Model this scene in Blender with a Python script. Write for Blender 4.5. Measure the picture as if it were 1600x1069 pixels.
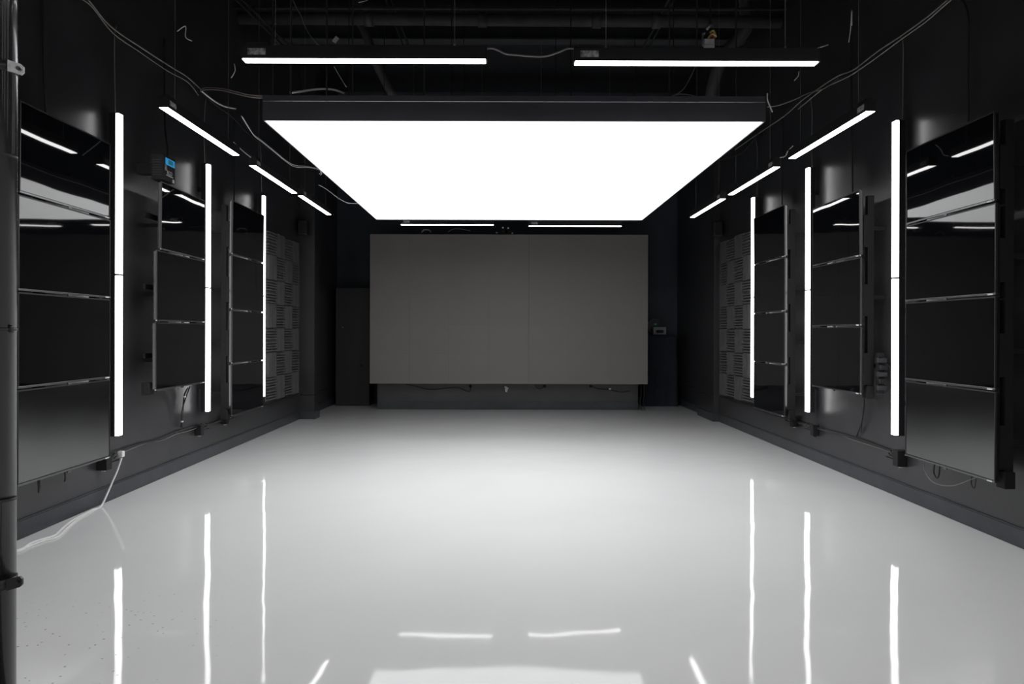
import bpy, bmesh, math, random
from mathutils import Vector, Matrix
random.seed(7)
S = bpy.context.scene
COL = S.collection
for o in list(bpy.data.objects): bpy.data.objects.remove(o)

# ------------------------------------------------------------------ camera
FP = 1120.0; CH = 1.295; VX, VY = 787.0, 518.0; ROLL = 0.0025
cam = bpy.data.cameras.new('camera'); co = bpy.data.objects.new('camera', cam); COL.objects.link(co)
cam.sensor_width = 36; cam.lens = FP / 1600 * 36
cam.shift_x = (800 - VX) / 1600; cam.shift_y = -(534.5 - VY) / 1600
cam.clip_start = 0.05; cam.clip_end = 100
co.location = (0, 0, CH)
co.rotation_euler = (Matrix.Rotation(math.pi/2, 3, 'X') @ Matrix.Rotation(ROLL, 3, 'Z')).to_euler()
S.camera = co
# ------------------------------------------------------------------ world, exposure, light levels
w = bpy.data.worlds.new('world'); S.world = w; w.use_nodes = True
w.node_tree.nodes['Background'].inputs[0].default_value = (0.75, 0.85, 1, 1)
w.node_tree.nodes['Background'].inputs[1].default_value = 0.02
S.view_settings.view_transform = 'Standard'; S.view_settings.look = 'None'
S.view_settings.gamma = 1; S.view_settings.exposure = 0.0; S.view_settings.use_curve_mapping = False
L_PANEL = 3.1; L_TUBE = 6.0; L_BAR = 9.0; L_FILL_BAR = 17.0

# ------------------------------------------------------------------ geometry of the place
WL, WR = -3.0, 3.12            # side walls
YB, YF = 12.9, -3.0            # back wall, wall behind the camera
ZC = 5.6
def P(x, y, Y):                # a point of the photo at depth Y
    u, v = x - VX, y - VY
    u, v = u + ROLL * v, v - ROLL * u
    return Vector((u * Y / FP, Y, CH - v * Y / FP))
def W(x, y, X):                # a point of the photo on the plane X (side walls)
    u, v = x - VX, y - VY
    u, v = u + ROLL * v, v - ROLL * u
    Y = X * FP / u
    return Vector((X, Y, CH - v * Y / FP))

# ------------------------------------------------------------------ materials
def nmat(name, base, rough=0.5, metal=0.0, ior=1.5, coat=0.0, coat_r=0.1, bump=0.0, bscale=40, var=0.0, vscale=8, rvar=0.0,
         emis=None, estr=0.0, stretch=None):
    m = bpy.data.materials.new(name); m.use_nodes = True
    nt = m.node_tree; b = nt.nodes['Principled BSDF']
    b.inputs['Base Color'].default_value = (*base, 1); b.inputs['Roughness'].default_value = rough
    b.inputs['Metallic'].default_value = metal; b.inputs['IOR'].default_value = ior
    b.inputs['Coat Weight'].default_value = coat; b.inputs['Coat Roughness'].default_value = coat_r
    if emis:
        b.inputs['Emission Color'].default_value = (*emis, 1); b.inputs['Emission Strength'].default_value = estr
    tc = nt.nodes.new('ShaderNodeTexCoord'); mp = nt.nodes.new('ShaderNodeMapping')
    nt.links.new(tc.outputs['Object'], mp.inputs[0])
    if stretch: mp.inputs['Scale'].default_value = stretch
    def noise(s, d=4):
        n = nt.nodes.new('ShaderNodeTexNoise'); n.inputs['Scale'].default_value = s; n.inputs['Detail'].default_value = d
        nt.links.new(mp.outputs[0], n.inputs['Vector']); return n
    if var:
        n = noise(vscale); r = nt.nodes.new('ShaderNodeValToRGB')
        r.color_ramp.elements[0].position = .3; r.color_ramp.elements[1].position = .7
        r.color_ramp.elements[0].color = (*[c * (1 - var) for c in base], 1)
        r.color_ramp.elements[1].color = (*[min(1, c * (1 + var)) for c in base], 1)
        nt.links.new(n.outputs['Fac'], r.inputs[0]); nt.links.new(r.outputs[0], b.inputs['Base Color'])
    if rvar:
        n = noise(vscale * 1.7); mr = nt.nodes.new('ShaderNodeMapRange')
        mr.inputs[3].default_value = max(0, rough - rvar); mr.inputs[4].default_value = rough + rvar
        nt.links.new(n.outputs['Fac'], mr.inputs[0]); nt.links.new(mr.outputs[0], b.inputs['Roughness'])
    if bump:
        n = noise(bscale); bp = nt.nodes.new('ShaderNodeBump'); bp.inputs['Strength'].default_value = bump
        bp.inputs['Distance'].default_value = 0.01
        nt.links.new(n.outputs['Fac'], bp.inputs['Height']); nt.links.new(bp.outputs[0], b.inputs['Normal'])
    return m

M = {}
M['wall'] = nmat('black satin wall paint', (.031, .031, .034), .33, ior=1.75, bump=.08, bscale=60, var=.18, vscale=2.5, rvar=.05)
M['wall_back'] = nmat('blue black back wall paint', (.05, .062, .08), .6, var=.15, vscale=2)
M['base'] = nmat('blue black baseboard paint', (.04, .044, .051), .33, ior=1.6, bump=.1, bscale=30, var=.2, vscale=5)
M['ceiling'] = nmat('black ceiling paint', (.02, .021, .024), .8, var=.2)
M['black'] = nmat('black powder coat', (.018, .018, .02), .4, var=.1)
M['frame'] = nmat('charcoal frame paint', (.05, .05, .058), .5, var=.12, vscale=3)
M['matte'] = nmat('matte black', (.012, .012, .013), .75, var=.15)
M['rail'] = nmat('dark painted steel', (.016, .016, .018), .55, var=.15)
M['bezel'] = nmat('dark brushed bezel', (.028, .028, .03), .4, metal=.2, var=.1, vscale=30)
M['bezel2'] = nmat('glossy black bezel', (.01, .01, .011), .15, var=.1)
M['chrome'] = nmat('bright chin trim', (.20, .205, .21), .35, metal=1.0, var=.08)
M['mark'] = nmat('pale printed mark', (.75, .76, .76), .5, var=.05)
M['pipe'] = nmat('dark grey painted pipe', (.06, .06, .062), .6, var=.2, vscale=6)
M['beam'] = nmat('dark primer steel', (.04, .043, .048), .7, var=.2, vscale=5)
M['mount'] = nmat('flat black mount paint', (.006, .006, .007), .8, var=.15)
M['foam'] = nmat('charcoal foam', (.085, .083, .084), .95, bump=.4, bscale=120, var=.12, vscale=15)
M['cable_b'] = nmat('black cable rubber', (.02, .02, .02), .5, var=.1)
M['cable_g'] = nmat('grey cable sheath', (.22, .21, .2), .5, var=.15)
M['cable_t'] = nmat('tan grey wire', (.30, .27, .25), .5, var=.15)
M['cable_w'] = nmat('white cable sheath', (.86, .86, .85), .45, var=.06)
M['galv'] = nmat('galvanised steel', (.38, .38, .38), .45, metal=.8, var=.25, vscale=40)
M['plate'] = nmat('white painted plate', (.62, .60, .60), .6, var=.12, vscale=30)
M['label'] = nmat('grey printed label', (.30, .30, .30), .6, var=.7, vscale=60)
M['yellow'] = nmat('yellow wire sheath', (.75, .55, .22), .5, var=.1)
M['red'] = nmat('red brown wire sheath', (.25, .05, .03), .5, var=.1)
M['led'] = nmat('grey brown led tile face', (.20, .187, .180), .6, bump=.05, bscale=300, var=.03, vscale=2.0)
M['cabinet'] = nmat('black brown laminate', (.030, .027, .031), .5, var=.2, vscale=4, stretch=(1, 1, .15))
M['drape'] = nmat('blue black cloth', (.018, .022, .032), .85, bump=.3, bscale=25, var=.2)
M['grille'] = nmat('speaker cloth', (.012, .012, .013), .8, bump=.4, bscale=300, var=.1)
M['pole'] = nmat('gloss black enamel', (.014, .014, .016), .2, coat=.4, coat_r=.05, var=.3, vscale=4, stretch=(1, 1, .1))
M['tag_grey'] = nmat('grey plastic', (.30, .31, .33), .5, var=.1)
M['foil'] = nmat('crumpled foil tape', (.7, .7, .72), .3, metal=.7, bump=1, bscale=90, var=.2)
M['screen_lcd'] = nmat('lit blue display', (.01, .05, .1), .3, emis=(.03, .30, .62), estr=.7)
M['lcd_dark'] = nmat('display digits field', (.02, .10, .13), .3, emis=(.02, .12, .16), estr=.6)
M['green'] = nmat('dim green lamp', (.02, .1, .06), .4, emis=(.02, .10, .06), estr=.35)

def emat(name, colr, s, falloff=False):
    m = bpy.data.materials.new(name); m.use_nodes = True; nt = m.node_tree
    b = nt.nodes['Principled BSDF']; b.inputs['Base Color'].default_value = (.8, .8, .8, 1); b.inputs['Roughness'].default_value = .5
    b.inputs['Emission Color'].default_value = (*colr, 1); b.inputs['Emission Strength'].default_value = s
    return m
M['tube'] = emat('lit tube diffuser', (1.0, .985, .99), L_TUBE)
M['fill_bar'] = emat('added fill bar diffuser', (1.0, .985, .98), L_FILL_BAR)  # only for the overhead bars added out of view as fill
M['bar'] = emat('lit bar diffuser', (1.0, .985, .98), L_BAR)
# the big fabric light: very slight cloth unevenness and a softer last hand's breadth by the frame, as such boxes have
m = emat('backlit stretched fabric', (.985, .99, 1.0), L_PANEL); M['panel'] = m
nt = m.node_tree; tc = nt.nodes.new('ShaderNodeTexCoord'); nz = nt.nodes.new('ShaderNodeTexNoise'); nz.inputs['Scale'].default_value = .9
mr = nt.nodes.new('ShaderNodeMapRange'); mr.inputs[3].default_value = L_PANEL * .94; mr.inputs[4].default_value = L_PANEL * 1.06
nt.links.new(tc.outputs['Object'], nz.inputs['Vector']); nt.links.new(nz.outputs['Fac'], mr.inputs[0])
nt.links.new(mr.outputs[0], nt.nodes['Principled BSDF'].inputs['Emission Strength'])

# glossy display glass
m = bpy.data.materials.new('display glass'); m.use_nodes = True; M['glass'] = m; nt = m.node_tree
b = nt.nodes['Principled BSDF']; b.inputs['Base Color'].default_value = (.003, .0032, .004, 1)
b.inputs['Roughness'].default_value = .35; b.inputs['IOR'].default_value = 1.1
b.inputs['Specular IOR Level'].default_value = 0.0; b.inputs['Coat Weight'].default_value = 1.0; b.inputs['Coat IOR'].default_value = 1.56; b.inputs['Coat Roughness'].default_value = .03
tc = nt.nodes.new('ShaderNodeTexCoord'); mp = nt.nodes.new('ShaderNodeMapping'); mp.inputs['Scale'].default_value = (1, 1.3, 1)
nz = nt.nodes.new('ShaderNodeTexNoise'); nz.inputs['Scale'].default_value = 2.0; nz.inputs['Detail'].default_value = 0
bp = nt.nodes.new('ShaderNodeBump'); bp.inputs['Strength'].default_value = .12; bp.inputs['Distance'].default_value = .012
nt.links.new(tc.outputs['Object'], mp.inputs[0]); nt.links.new(mp.outputs[0], nz.inputs['Vector'])
nt.links.new(nz.outputs['Fac'], bp.inputs['Height'])
nt.links.new(bp.outputs[0], b.inputs['Normal']); nt.links.new(bp.outputs[0], b.inputs['Coat Normal'])

# the two lowest near displays have a matter, stronger reflecting face
m = M['glass'].copy(); m.name = 'satin display glass'; M['glass_satin'] = m
b = m.node_tree.nodes['Principled BSDF']; b.inputs['Coat IOR'].default_value = 2.5; b.inputs['Coat Roughness'].default_value = .16
# glossy light grey epoxy floor
m = bpy.data.materials.new('light grey epoxy'); m.use_nodes = True; M['floor'] = m; nt = m.node_tree
b = nt.nodes['Principled BSDF']; b.inputs['Roughness'].default_value = .045; b.inputs['IOR'].default_value = 1.33
tc = nt.nodes.new('ShaderNodeTexCoord')
def nn(t, **k):
    n = nt.nodes.new(t)
    for a, v in k.items(): n.inputs[a].default_value = v
    return n
n1 = nn('ShaderNodeTexNoise', Scale=.55, Detail=5.0); nt.links.new(tc.outputs['Object'], n1.inputs['Vector'])
r1 = nt.nodes.new('ShaderNodeValToRGB'); r1.color_ramp.elements[0].position = .3; r1.color_ramp.elements[1].position = .75
r1.color_ramp.elements[0].color = (.78, .79, .79, 1); r1.color_ramp.elements[1].color = (.84, .845, .845, 1)
nt.links.new(n1.outputs['Fac'], r1.inputs[0])
# scattered dark specks, thicker in patches
vo = nn('ShaderNodeTexVoronoi', Scale=30.0); nt.links.new(tc.outputs['Object'], vo.inputs['Vector'])
sp = nt.nodes.new('ShaderNodeMapRange'); sp.inputs[1].default_value = .10; sp.inputs[2].default_value = .16
sp.inputs[3].default_value = 1; sp.inputs[4].default_value = 0
nt.links.new(vo.outputs['Distance'], sp.inputs[0])
gp = nt.nodes.new('ShaderNodeNewGeometry'); vd = nt.nodes.new('ShaderNodeVectorMath'); vd.operation = 'DISTANCE'; vd.inputs[1].default_value = (-1.8, 2.95, 0)
nt.links.new(gp.outputs['Position'], vd.inputs[0])
n2 = nn('ShaderNodeTexNoise', Scale=.8, Detail=3.0); mp2 = nt.nodes.new('ShaderNodeMapping'); mp2.inputs['Location'].default_value = (3.3, 1.2, 0)
nt.links.new(tc.outputs['Object'], mp2.inputs[0]); nt.links.new(mp2.outputs[0], n2.inputs['Vector'])
m2 = nt.nodes.new('ShaderNodeMapRange'); m2.inputs[1].default_value = .75; m2.inputs[2].default_value = .2
nt.links.new(vd.outputs['Value'], m2.inputs[0])
wn = nt.nodes.new('ShaderNodeMath'); wn.operation = 'GREATER_THAN'; wn.inputs[1].default_value = .55
sx = nt.nodes.new('ShaderNodeSeparateColor'); nt.links.new(vo.outputs['Color'], sx.inputs[0]); nt.links.new(sx.outputs[0], wn.inputs[0])
mu = nt.nodes.new('ShaderNodeMath'); mu.operation = 'MULTIPLY'; nt.links.new(sp.outputs[0], mu.inputs[0]); nt.links.new(m2.outputs[0], mu.inputs[1])
mu2 = nt.nodes.new('ShaderNodeMath'); mu2.operation = 'MULTIPLY'; nt.links.new(mu.outputs[0], mu2.inputs[0]); nt.links.new(wn.outputs[0], mu2.inputs[1])
mx = nt.nodes.new('ShaderNodeMix'); mx.data_type = 'RGBA'; mx.inputs[7].default_value = (.25, .25, .25, 1)
nt.links.new(mu2.outputs[0], mx.inputs[0]); nt.links.new(r1.outputs[0], mx.inputs[6]); nt.links.new(mx.outputs[2], b.inputs['Base Color'])
n3 = nn('ShaderNodeTexNoise', Scale=1.6, Detail=2.0); nt.links.new(tc.outputs['Object'], n3.inputs['Vector'])
bp = nt.nodes.new('ShaderNodeBump'); bp.inputs['Strength'].default_value = .25; bp.inputs['Distance'].default_value = .012
nt.links.new(n3.outputs['Fac'], bp.inputs['Height']); nt.links.new(bp.outputs[0], b.inputs['Normal'])

# ------------------------------------------------------------------ mesh helpers
class MB:
    def __init__(s): s.v = []; s.f = []; s.m = []
    def face(s, idx, mi=0): s.f.append(idx); s.m.append(mi)
    def box(s, a, b, mi=0, bev=0.0):
        x0, y0, z0 = [min(p, q) for p, q in zip(a, b)]; x1, y1, z1 = [max(p, q) for p, q in zip(a, b)]
        if bev <= 0:
            n = len(s.v)
            s.v += [(x0,y0,z0),(x1,y0,z0),(x1,y1,z0),(x0,y1,z0),(x0,y0,z1),(x1,y0,z1),(x1,y1,z1),(x0,y1,z1)]
            for f in ((0,3,2,1),(4,5,6,7),(0,1,5,4),(1,2,6,5),(2,3,7,6),(3,0,4,7)): s.face([n+i for i in f], mi)
        else:
            bm = bmesh.new(); bmesh.ops.create_cube(bm, size=1)
            for v in bm.verts: v.co = Vector(((x0+x1)/2 + v.co.x*(x1-x0), (y0+y1)/2 + v.co.y*(y1-y0), (z0+z1)/2 + v.co.z*(z1-z0)))
            bmesh.ops.bevel(bm, geom=bm.edges[:], offset=bev, segments=2, affect='EDGES', profile=.5)
            s.addbm(bm, mi)
        return s
    def addbm(s, bm, mi=0):
        n = len(s.v); bm.verts.index_update()
        s.v += [tuple(v.co) for v in bm.verts]
        for f in bm.faces: s.face([n + v.index for v in f.verts], mi)
        bm.free()
    def tube(s, pts, r, n=7, mi=0, smooth=3):
        pts = [Vector(p) for p in pts]
        if smooth and len(pts) > 2: pts = spline(pts, smooth)
        rings = []
        up = None
        for i, p in enumerate(pts):
            t = (pts[min(i+1, len(pts)-1)] - pts[max(i-1, 0)])
            if t.length < 1e-9: t = Vector((0, 0, 1))
            t.normalize()
            if up is None:
                up = Vector((0, 0, 1)) if abs(t.z) < .9 else Vector((1, 0, 0))
            a = t.cross(up)
            if a.length < 1e-4: a = t.cross(Vector((0, 1, 0)))
            a.normalize(); c = a.cross(t).normalized(); up = c
            rr = r[i] if isinstance(r, (list, tuple)) else r
            base = len(s.v)
            for k in range(n):
                an = 2*math.pi*k/n; s.v.append(tuple(p + a*math.cos(an)*rr + c*math.sin(an)*rr))
            rings.append(base)
        for i in range(len(rings)-1):
            for k in range(n):
                s.face([rings[i]+k, rings[i+1]+k, rings[i+1]+(k+1) % n, rings[i]+(k+1) % n], mi)
        s.face([rings[0]+k for k in range(n)], mi); s.face([rings[-1]+k for k in reversed(range(n))], mi)
        return s
    def cyl(s, a, b, r, n=20, mi=0): return s.tube([a, b], r, n, mi, 0)
    def quad(s, a, b, c, d, mi=0):
        n = len(s.v); s.v += [tuple(a), tuple(b), tuple(c), tuple(d)]; s.face([n, n+1, n+2, n+3], mi); return s
    def mesh(s, name, mats, org=(0, 0, 0), smooth=False):
        me = bpy.data.meshes.new(name)
        me.from_pydata([tuple(Vector(v) - Vector(org)) for v in s.v], [], s.f)
        for m in (mats if isinstance(mats, (list, tuple)) else [mats]): me.materials.append(m)
        me.polygons.foreach_set('material_index', s.m)
        bm = bmesh.new(); bm.from_mesh(me); bmesh.ops.recalc_face_normals(bm, faces=bm.faces[:]); bm.to_mesh(me); bm.free()
        if smooth:
            me.polygons.foreach_set('use_smooth', [len(f.vertices) == 4 for f in me.polygons])
        me.update(); return me
    def build(s, name, mats, parent=None, org=None, smooth=False):
        """parent given: the vertices are written in the parent's own frame; else world, origin at org"""
        if parent is not None:
            o = bpy.data.objects.new(name, s.mesh(name, mats, (0, 0, 0), smooth)); o.parent = parent
        else:
            if org is None:
                lo = [min(v[i] for v in s.v) for i in range(3)]; hi = [max(v[i] for v in s.v) for i in range(3)]
                org = ((lo[0]+hi[0])/2, (lo[1]+hi[1])/2, lo[2])
            o = bpy.data.objects.new(name, s.mesh(name, mats, org, smooth)); o.location = org
        COL.objects.link(o); return o
def spline(p, n):
    out = []
    for i in range(len(p)-1):
        a, b, c, d = p[max(i-1, 0)], p[i], p[i+1], p[min(i+2, len(p)-1)]
        for k in range(n):
            t = k/n
            out.append(.5*((2*b)+(c-a)*t+(2*a-5*b+4*c-d)*t*t+(3*b-a-3*c+d)*t**3))
    out.append(p[-1]); return out
def tag(o, label=None, cat=None, group=None, kind=None):
    if label: o['label'] = label
    if cat: o['category'] = cat
    if group: o['group'] = group
    if kind: o['kind'] = kind
    return o
def thing(name, label, cat, loc=(0, 0, 0), rz=0, group=None):
    o = bpy.data.objects.new(name, None); COL.objects.link(o); o.location = loc; o.rotation_euler = (0, 0, rz)
    o.empty_display_size = .1
    return tag(o, label, cat, group)
def dup(root, loc, rz, label, group=None, scale=None):
    r = root.copy(); COL.objects.link(r); r.location = loc; r.rotation_euler = (0, 0, rz); r['label'] = label
    if group: r['group'] = group
    if scale: r.scale = scale
    for ch in list(root.children):
        c = ch.copy(); COL.objects.link(c); c.parent = r
        for g in list(ch.children):
            d = g.copy(); COL.objects.link(d); d.parent = c
    return r
def local(o, pts):             # world points into the frame of an unrotated parent
    return [Vector(p) - o.location for p in pts]
def struct(name, mb, mat, smooth=False): return tag(mb.build(name, mat, smooth=smooth), kind='structure')

# ------------------------------------------------------------------ the room
T = .15
struct('floor', MB().box((WL-T, YF-T, -.1), (WR+T, YB+T, 0)), M['floor'])
struct('wall_left', MB().box((WL-T, YF-T, 0), (WL, YB+T, ZC)), M['wall'])
struct('wall_right', MB().box((WR, YF-T, 0), (WR+T, YB+T, ZC)), M['wall'])
struct('wall_back', MB().box((WL, YB, 0), (WR, YB+T, ZC)), M['wall_back'])
struct('wall_front', MB().box((WL, YF-T, 0), (WR, YF, ZC)), M['wall'])
struct('ceiling', MB().box((WL-T, YF-T, ZC), (WR+T, YB+T, ZC+.1)), M['ceiling'])
PLY0, PLY1, PLX = 10.53, 10.79, -2.78
PRY0, PRY1, PRX = 10.37, 11.18, 3.04
def baseboard(name, x, s, spans):
    mb = MB()
    for y0, y1 in spans:
        mb.box((x, y0, .008), (x + s*.016, y1, .112)); mb.box((x, y0, .112), (x + s*.010, y1, .122))
        mb.box((x, y0, 0), (x + s*.008, y1, .008))
    struct(name, mb, M['base'])
baseboard('baseboard_left', WL, 1, [(YF, PLY0), (PLY1, YB)])
baseboard('baseboard_right', WR, -1, [(YF, PRY0), (PRY1, YB)])
p = struct('trim_1', MB().box((WL, PLY0, 0), (PLX, PLY1, ZC)), M['wall'])
mb = MB().box((WL+.016, PLY0-.016, .0), (PLX+.016, PLY0, .115)).box((PLX, PLY0, .0), (PLX+.016, PLY1, .115))
struct('baseboard_left_pilaster', mb, M['base'])
p = struct('trim_2', MB().box((WR, PRY0, 0), (PRX, PRY1, ZC)), M['wall'])
mb = MB().box((WR-.016, PRY0-.016, .0), (PRX-.016, PRY0, .115)).box((PRX, PRY0, .0), (PRX-.016, PRY1, .115))
struct('baseboard_right_pilaster', mb, M['base'])

# ------------------------------------------------------------------ ceiling steelwork and services
def pipe(name, label, cat, a, b, r, mat, n=24, couplings=()):
    o = thing(name, label, cat, a)
    a, b = Vector(a), Vector(b)
    MB().cyl((0, 0, 0), b-a, r, n).build('pipe_run', mat, o, smooth=True)
    d = (b-a).normalized()
    for t in couplings:
        q = (b-a)*t
        MB().cyl(q - d*.05, q + d*.05, r*1.22, n).build('coupling', mat, o, smooth=True)
    return o
pipe('ceiling_pipe', 'thick dark grey pipe crossing the ceiling from wall to wall', 'pipe',
     (WL, 8.1, 4.83), (WR, 8.1, 4.80), .068, M['pipe'], couplings=(.24, .45, .66, .77))
for i, (yy, zz, lab) in enumerate(((7.75, 4.86, 'thin dark conduit across the ceiling, highest of three above the thick pipe'),
                         (7.92, 4.86, 'thin dark conduit across the ceiling, middle of three above the thick pipe'),
                         (8.02, 4.915, 'thin dark conduit across the ceiling, lowest of three above the thick pipe'))):
    tag(MB().cyl((WL, yy, zz + (.06 if i == 0 else 0)), (WR, yy, zz + (.04 if i == 0 else 0)), .012, 8).build('ceiling_conduit', M['pipe'], smooth=True), lab, 'conduit', 'conduits under the ceiling')
# girder
g = thing('ceiling_girder', 'deep dark steel girder crossing the room above the light panel', 'girder', (WL, 9.3, 5.05))
Lg = WR - WL
MB().box((0, -.09, .0), (Lg, .09, .018)).build('lower_flange', M['beam'], g)
MB().box((0, -.09, .40), (Lg, .09, .418)).build('upper_flange', M['beam'], g)
MB().box((0, -.008, .018), (Lg, .008, .40)).build('web', M['beam'], g)
# smaller beam further back
g = thing('ceiling_girder', 'plain dark steel beam near the back wall, behind the deep girder', 'girder', (WL, 11.6, 4.78))
MB().box((0, -.07, .0), (Lg, .07, .014)).build('lower_flange', M['beam'], g)
MB().box((0, -.07, .28), (Lg, .07, .294)).build('upper_flange', M['beam'], g)
MB().box((0, -.006, .014), (Lg, .006, .28)).build('web', M['beam'], g)
# drop ducts / slanting pipes
def duct(label, pts, r, name='sloping_pipe'):
    pts = [Vector((min(pts[0].x, 2.85), pts[0].y, ZC))] + list(pts)
    pts = [Vector((min(q.x, 2.9), q.y, q.z)) for q in pts]
    o = thing(name, label, 'pipe', pts[0])
    MB().tube([Vector(q) - Vector(pts[0]) for q in pts], r, 18, 0, 4).build('pipe_run', M['pipe'], o, smooth=True)
    e = Vector(pts[0]); f = (Vector(pts[1]) - e).normalized()
    MB().cyl(-f*.03, f*.03, r*1.15, 18).build('collar', M['pipe'], o, smooth=True)
duct('wide dark flexible duct bending down at right behind the light panel', [P(1185,22,8.6), P(1166,45,8.6), P(1138,78,8.7), P(1120,112,8.8), P(1110,150,8.9), P(1106,175,9.0)], .075)
duct('dark duct slanting down in front of the girder, left of centre', [P(560,24,8.5), P(568,44,8.5), P(577,68,8.5), P(592,108,8.6), P(614,150,8.7)], .052)
def brace(label, a, b):
    o = thing('steel_brace', label, 'brace', a, group=None)
    a, b = Vector(a), Vector(b); k = (ZC - a.z)/(b.z - a.z); a = a + (b-a)*k; o.location = a
    d = Vector(b) - Vector(a)
    for s in (-.035, .035):
        MB().tube([Vector((s, 0, 0)), d + Vector((s, 0, 0))], .014, 6, 0, 0).build('rod', M['beam'], o)
brace('thin double steel brace slanting under the ceiling above the left end of the front light', P(388, 14, 7.9), P(455, 80, 8.0))
brace('thin double steel brace slanting down beside the left duct', P(608, 2, 9.0), P(640, 86, 9.1))
brace('thin double steel brace slanting the other way right of the middle of the ceiling', P(1032, 32, 9.0), P(1008, 78, 9.1))

# ------------------------------------------------------------------ big light panel
PX0, PX1, PY0, PY1, PZ = -1.462, 1.582, 4.35, 8.215, 2.575
lp = thing('light_panel', 'huge square glowing white ceiling light panel in a black frame', 'light', ((PX0+PX1)/2, (PY0+PY1)/2, PZ))
hx, hy = (PX1-PX0)/2, (PY1-PY0)/2
MB().box((-hx+.004, -hy+.004, .004), (hx-.004, hy-.004, .02)).build('fabric_diffuser', M['panel'], lp)
MB().box((-hx+.02, -hy+.02, .13), (hx-.02, hy-.02, .14)).build('top_board', M['matte'], lp)
for (a, b) in (((-hx-.003, -hy-.003), (hx+.003, -hy+.001)), ((-hx-.003, hy-.001), (hx+.003, hy+.003)), ((-hx-.003, -hy+.001), (-hx+.001, hy-.001)), ((hx-.001, -hy+.001), (hx+.003, hy-.001))):
    f = MB().box((a[0], a[1], .0), (b[0], b[1], .112)).build('frame_side', M['frame'], lp)
    MB().box((a[0]+.0008, a[1]+.0008, .115), (b[0]-.0008, b[1]-.0008, .150)).build('top_profile', M['frame'], f)
for (a, b) in (((-hx, -hy), (hx, -hy+.005)), ((-hx, hy-.005), (hx, hy)), ((-hx, -hy+.005), (-hx+.005, hy-.005)), ((hx-.005, -hy+.005), (hx, hy-.005))):
    MB().box((a[0], a[1], -.004), (b[0], b[1], .003)).build('silver_trim', M['chrome'], lp)
for i in range(4):
    yy = -hy + .25 + i*(2*hy-.5)/3
    MB().box((-hx, yy-.02, .15), (hx, yy+.02, .19)).build('cross_rail', M['rail'], lp)
for px, yy in ((395, 4.4), (455, 4.4), (511, 4.4), (551, 4.4), (1046, 4.4), (1089, 4.4), (1150, 4.4), (663, 4.4)):
    x = P(px, 30, yy).x
    if px == 395: x = PX0 + .04
    MB().cyl((x - lp.location.x, yy - lp.location.y, .13), (x - lp.location.x, yy - lp.location.y, ZC - PZ), .0055, 6).build('hanger_rod', M['rail'], lp)
for x in (-hx+.1, -hx+1.0, hx-1.0, hx-.1):
    for yy in (0, hy-.08):
        MB().cyl((x, yy, .13), (x, yy, ZC-PZ), .005, 6).build('hanger_rod', M['rail'], lp)

# ------------------------------------------------------------------ hanging light bars (along local y, diffuser faces down)
def make_bar():
    o = thing('hanging_light_bar', 'x', 'light', (0, 0, 0))
    h = .61
    MB().box((-.0275, -h, .002), (.0275, h, .068), bev=.002).build('housing', M['black'], o)
    MB().box((-.0255, -h+.004, -.003), (.0255, h-.004, .003)).build('diffuser', M['bar'], o)
    for s in (-1, 1):
        MB().box((-.029, s*h, -.001), (.029, s*(h+.004), .07)).build('end_cap', M['black'], o)
        MB().cyl((0, s*(h-.16), .068), (0, s*(h-.16), .085), .006, 8).build('cable_grip', M['galv'], o)
        w_ = MB(); w_.cyl((0, s*(h-.16), .08), (0, s*(h-.16), ZC-2.68), .0013, 5); w_.build('suspension_wire', M['cable_g'], o)
    # printed driver label on both long faces
    for sx in (-1, 1):
        MB().box((sx*.0275, -h+.03, .02), (sx*.0285, -h+.12, .052)).build('rating_label', M['label'], o)
    MB().box((-.02, -h+.02, .068), (.02, -h+.13, .086)).build('driver_box', M['black'], o)
    return o
bar0 = make_bar(); first = True
R90 = math.pi/2
bars = [
 ((-2.13, 5.085, 2.69), 0, 'nearest of three white light bars hanging along the left wall', 'light bars along the left wall'),
 ((-2.13, 6.675, 2.695), 0, 'middle of three white light bars hanging along the left wall', 'light bars along the left wall'),
 ((-2.13, 8.11, 2.71), 0, 'farthest of three white light bars hanging along the left wall', 'light bars along the left wall'),
 ((2.27, 5.045, 2.665), 0, 'nearest of three white light bars hanging along the right wall', 'light bars along the right wall'),
 ((2.27, 6.57, 2.67), 0, 'middle of three white light bars hanging along the right wall', 'light bars along the right wall'),
 ((2.27, 8.03, 2.675), 0, 'farthest of three white light bars hanging along the right wall', 'light bars along the right wall'),
 ((-.70, 3.60, 2.652), -R90, 'white light bar hanging crosswise in front of the panel, left one of the pair', 'light bars in front of the panel'),
 ((.96, 3.60, 2.644), -R90, 'white light bar hanging crosswise in front of the panel, right one of the pair', 'light bars in front of the panel'),
 ((-.744, 9.42, 2.695), -R90, 'thin looking white light bar above the grey screen, left one of the pair', 'light bars above the grey screen'),
 ((.934, 9.42, 2.68), -R90, 'thin looking white light bar above the grey screen, right one of the pair', 'light bars above the grey screen'),
]
for loc, rz, lab, gr in bars:
    if rz: rz = R90 * -1
    if first:
        bar0.location = loc; bar0.rotation_euler = (0, 0, rz); tag(bar0, lab, None, gr); first = False
    else: dup(bar0, loc, rz, lab, gr)

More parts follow.
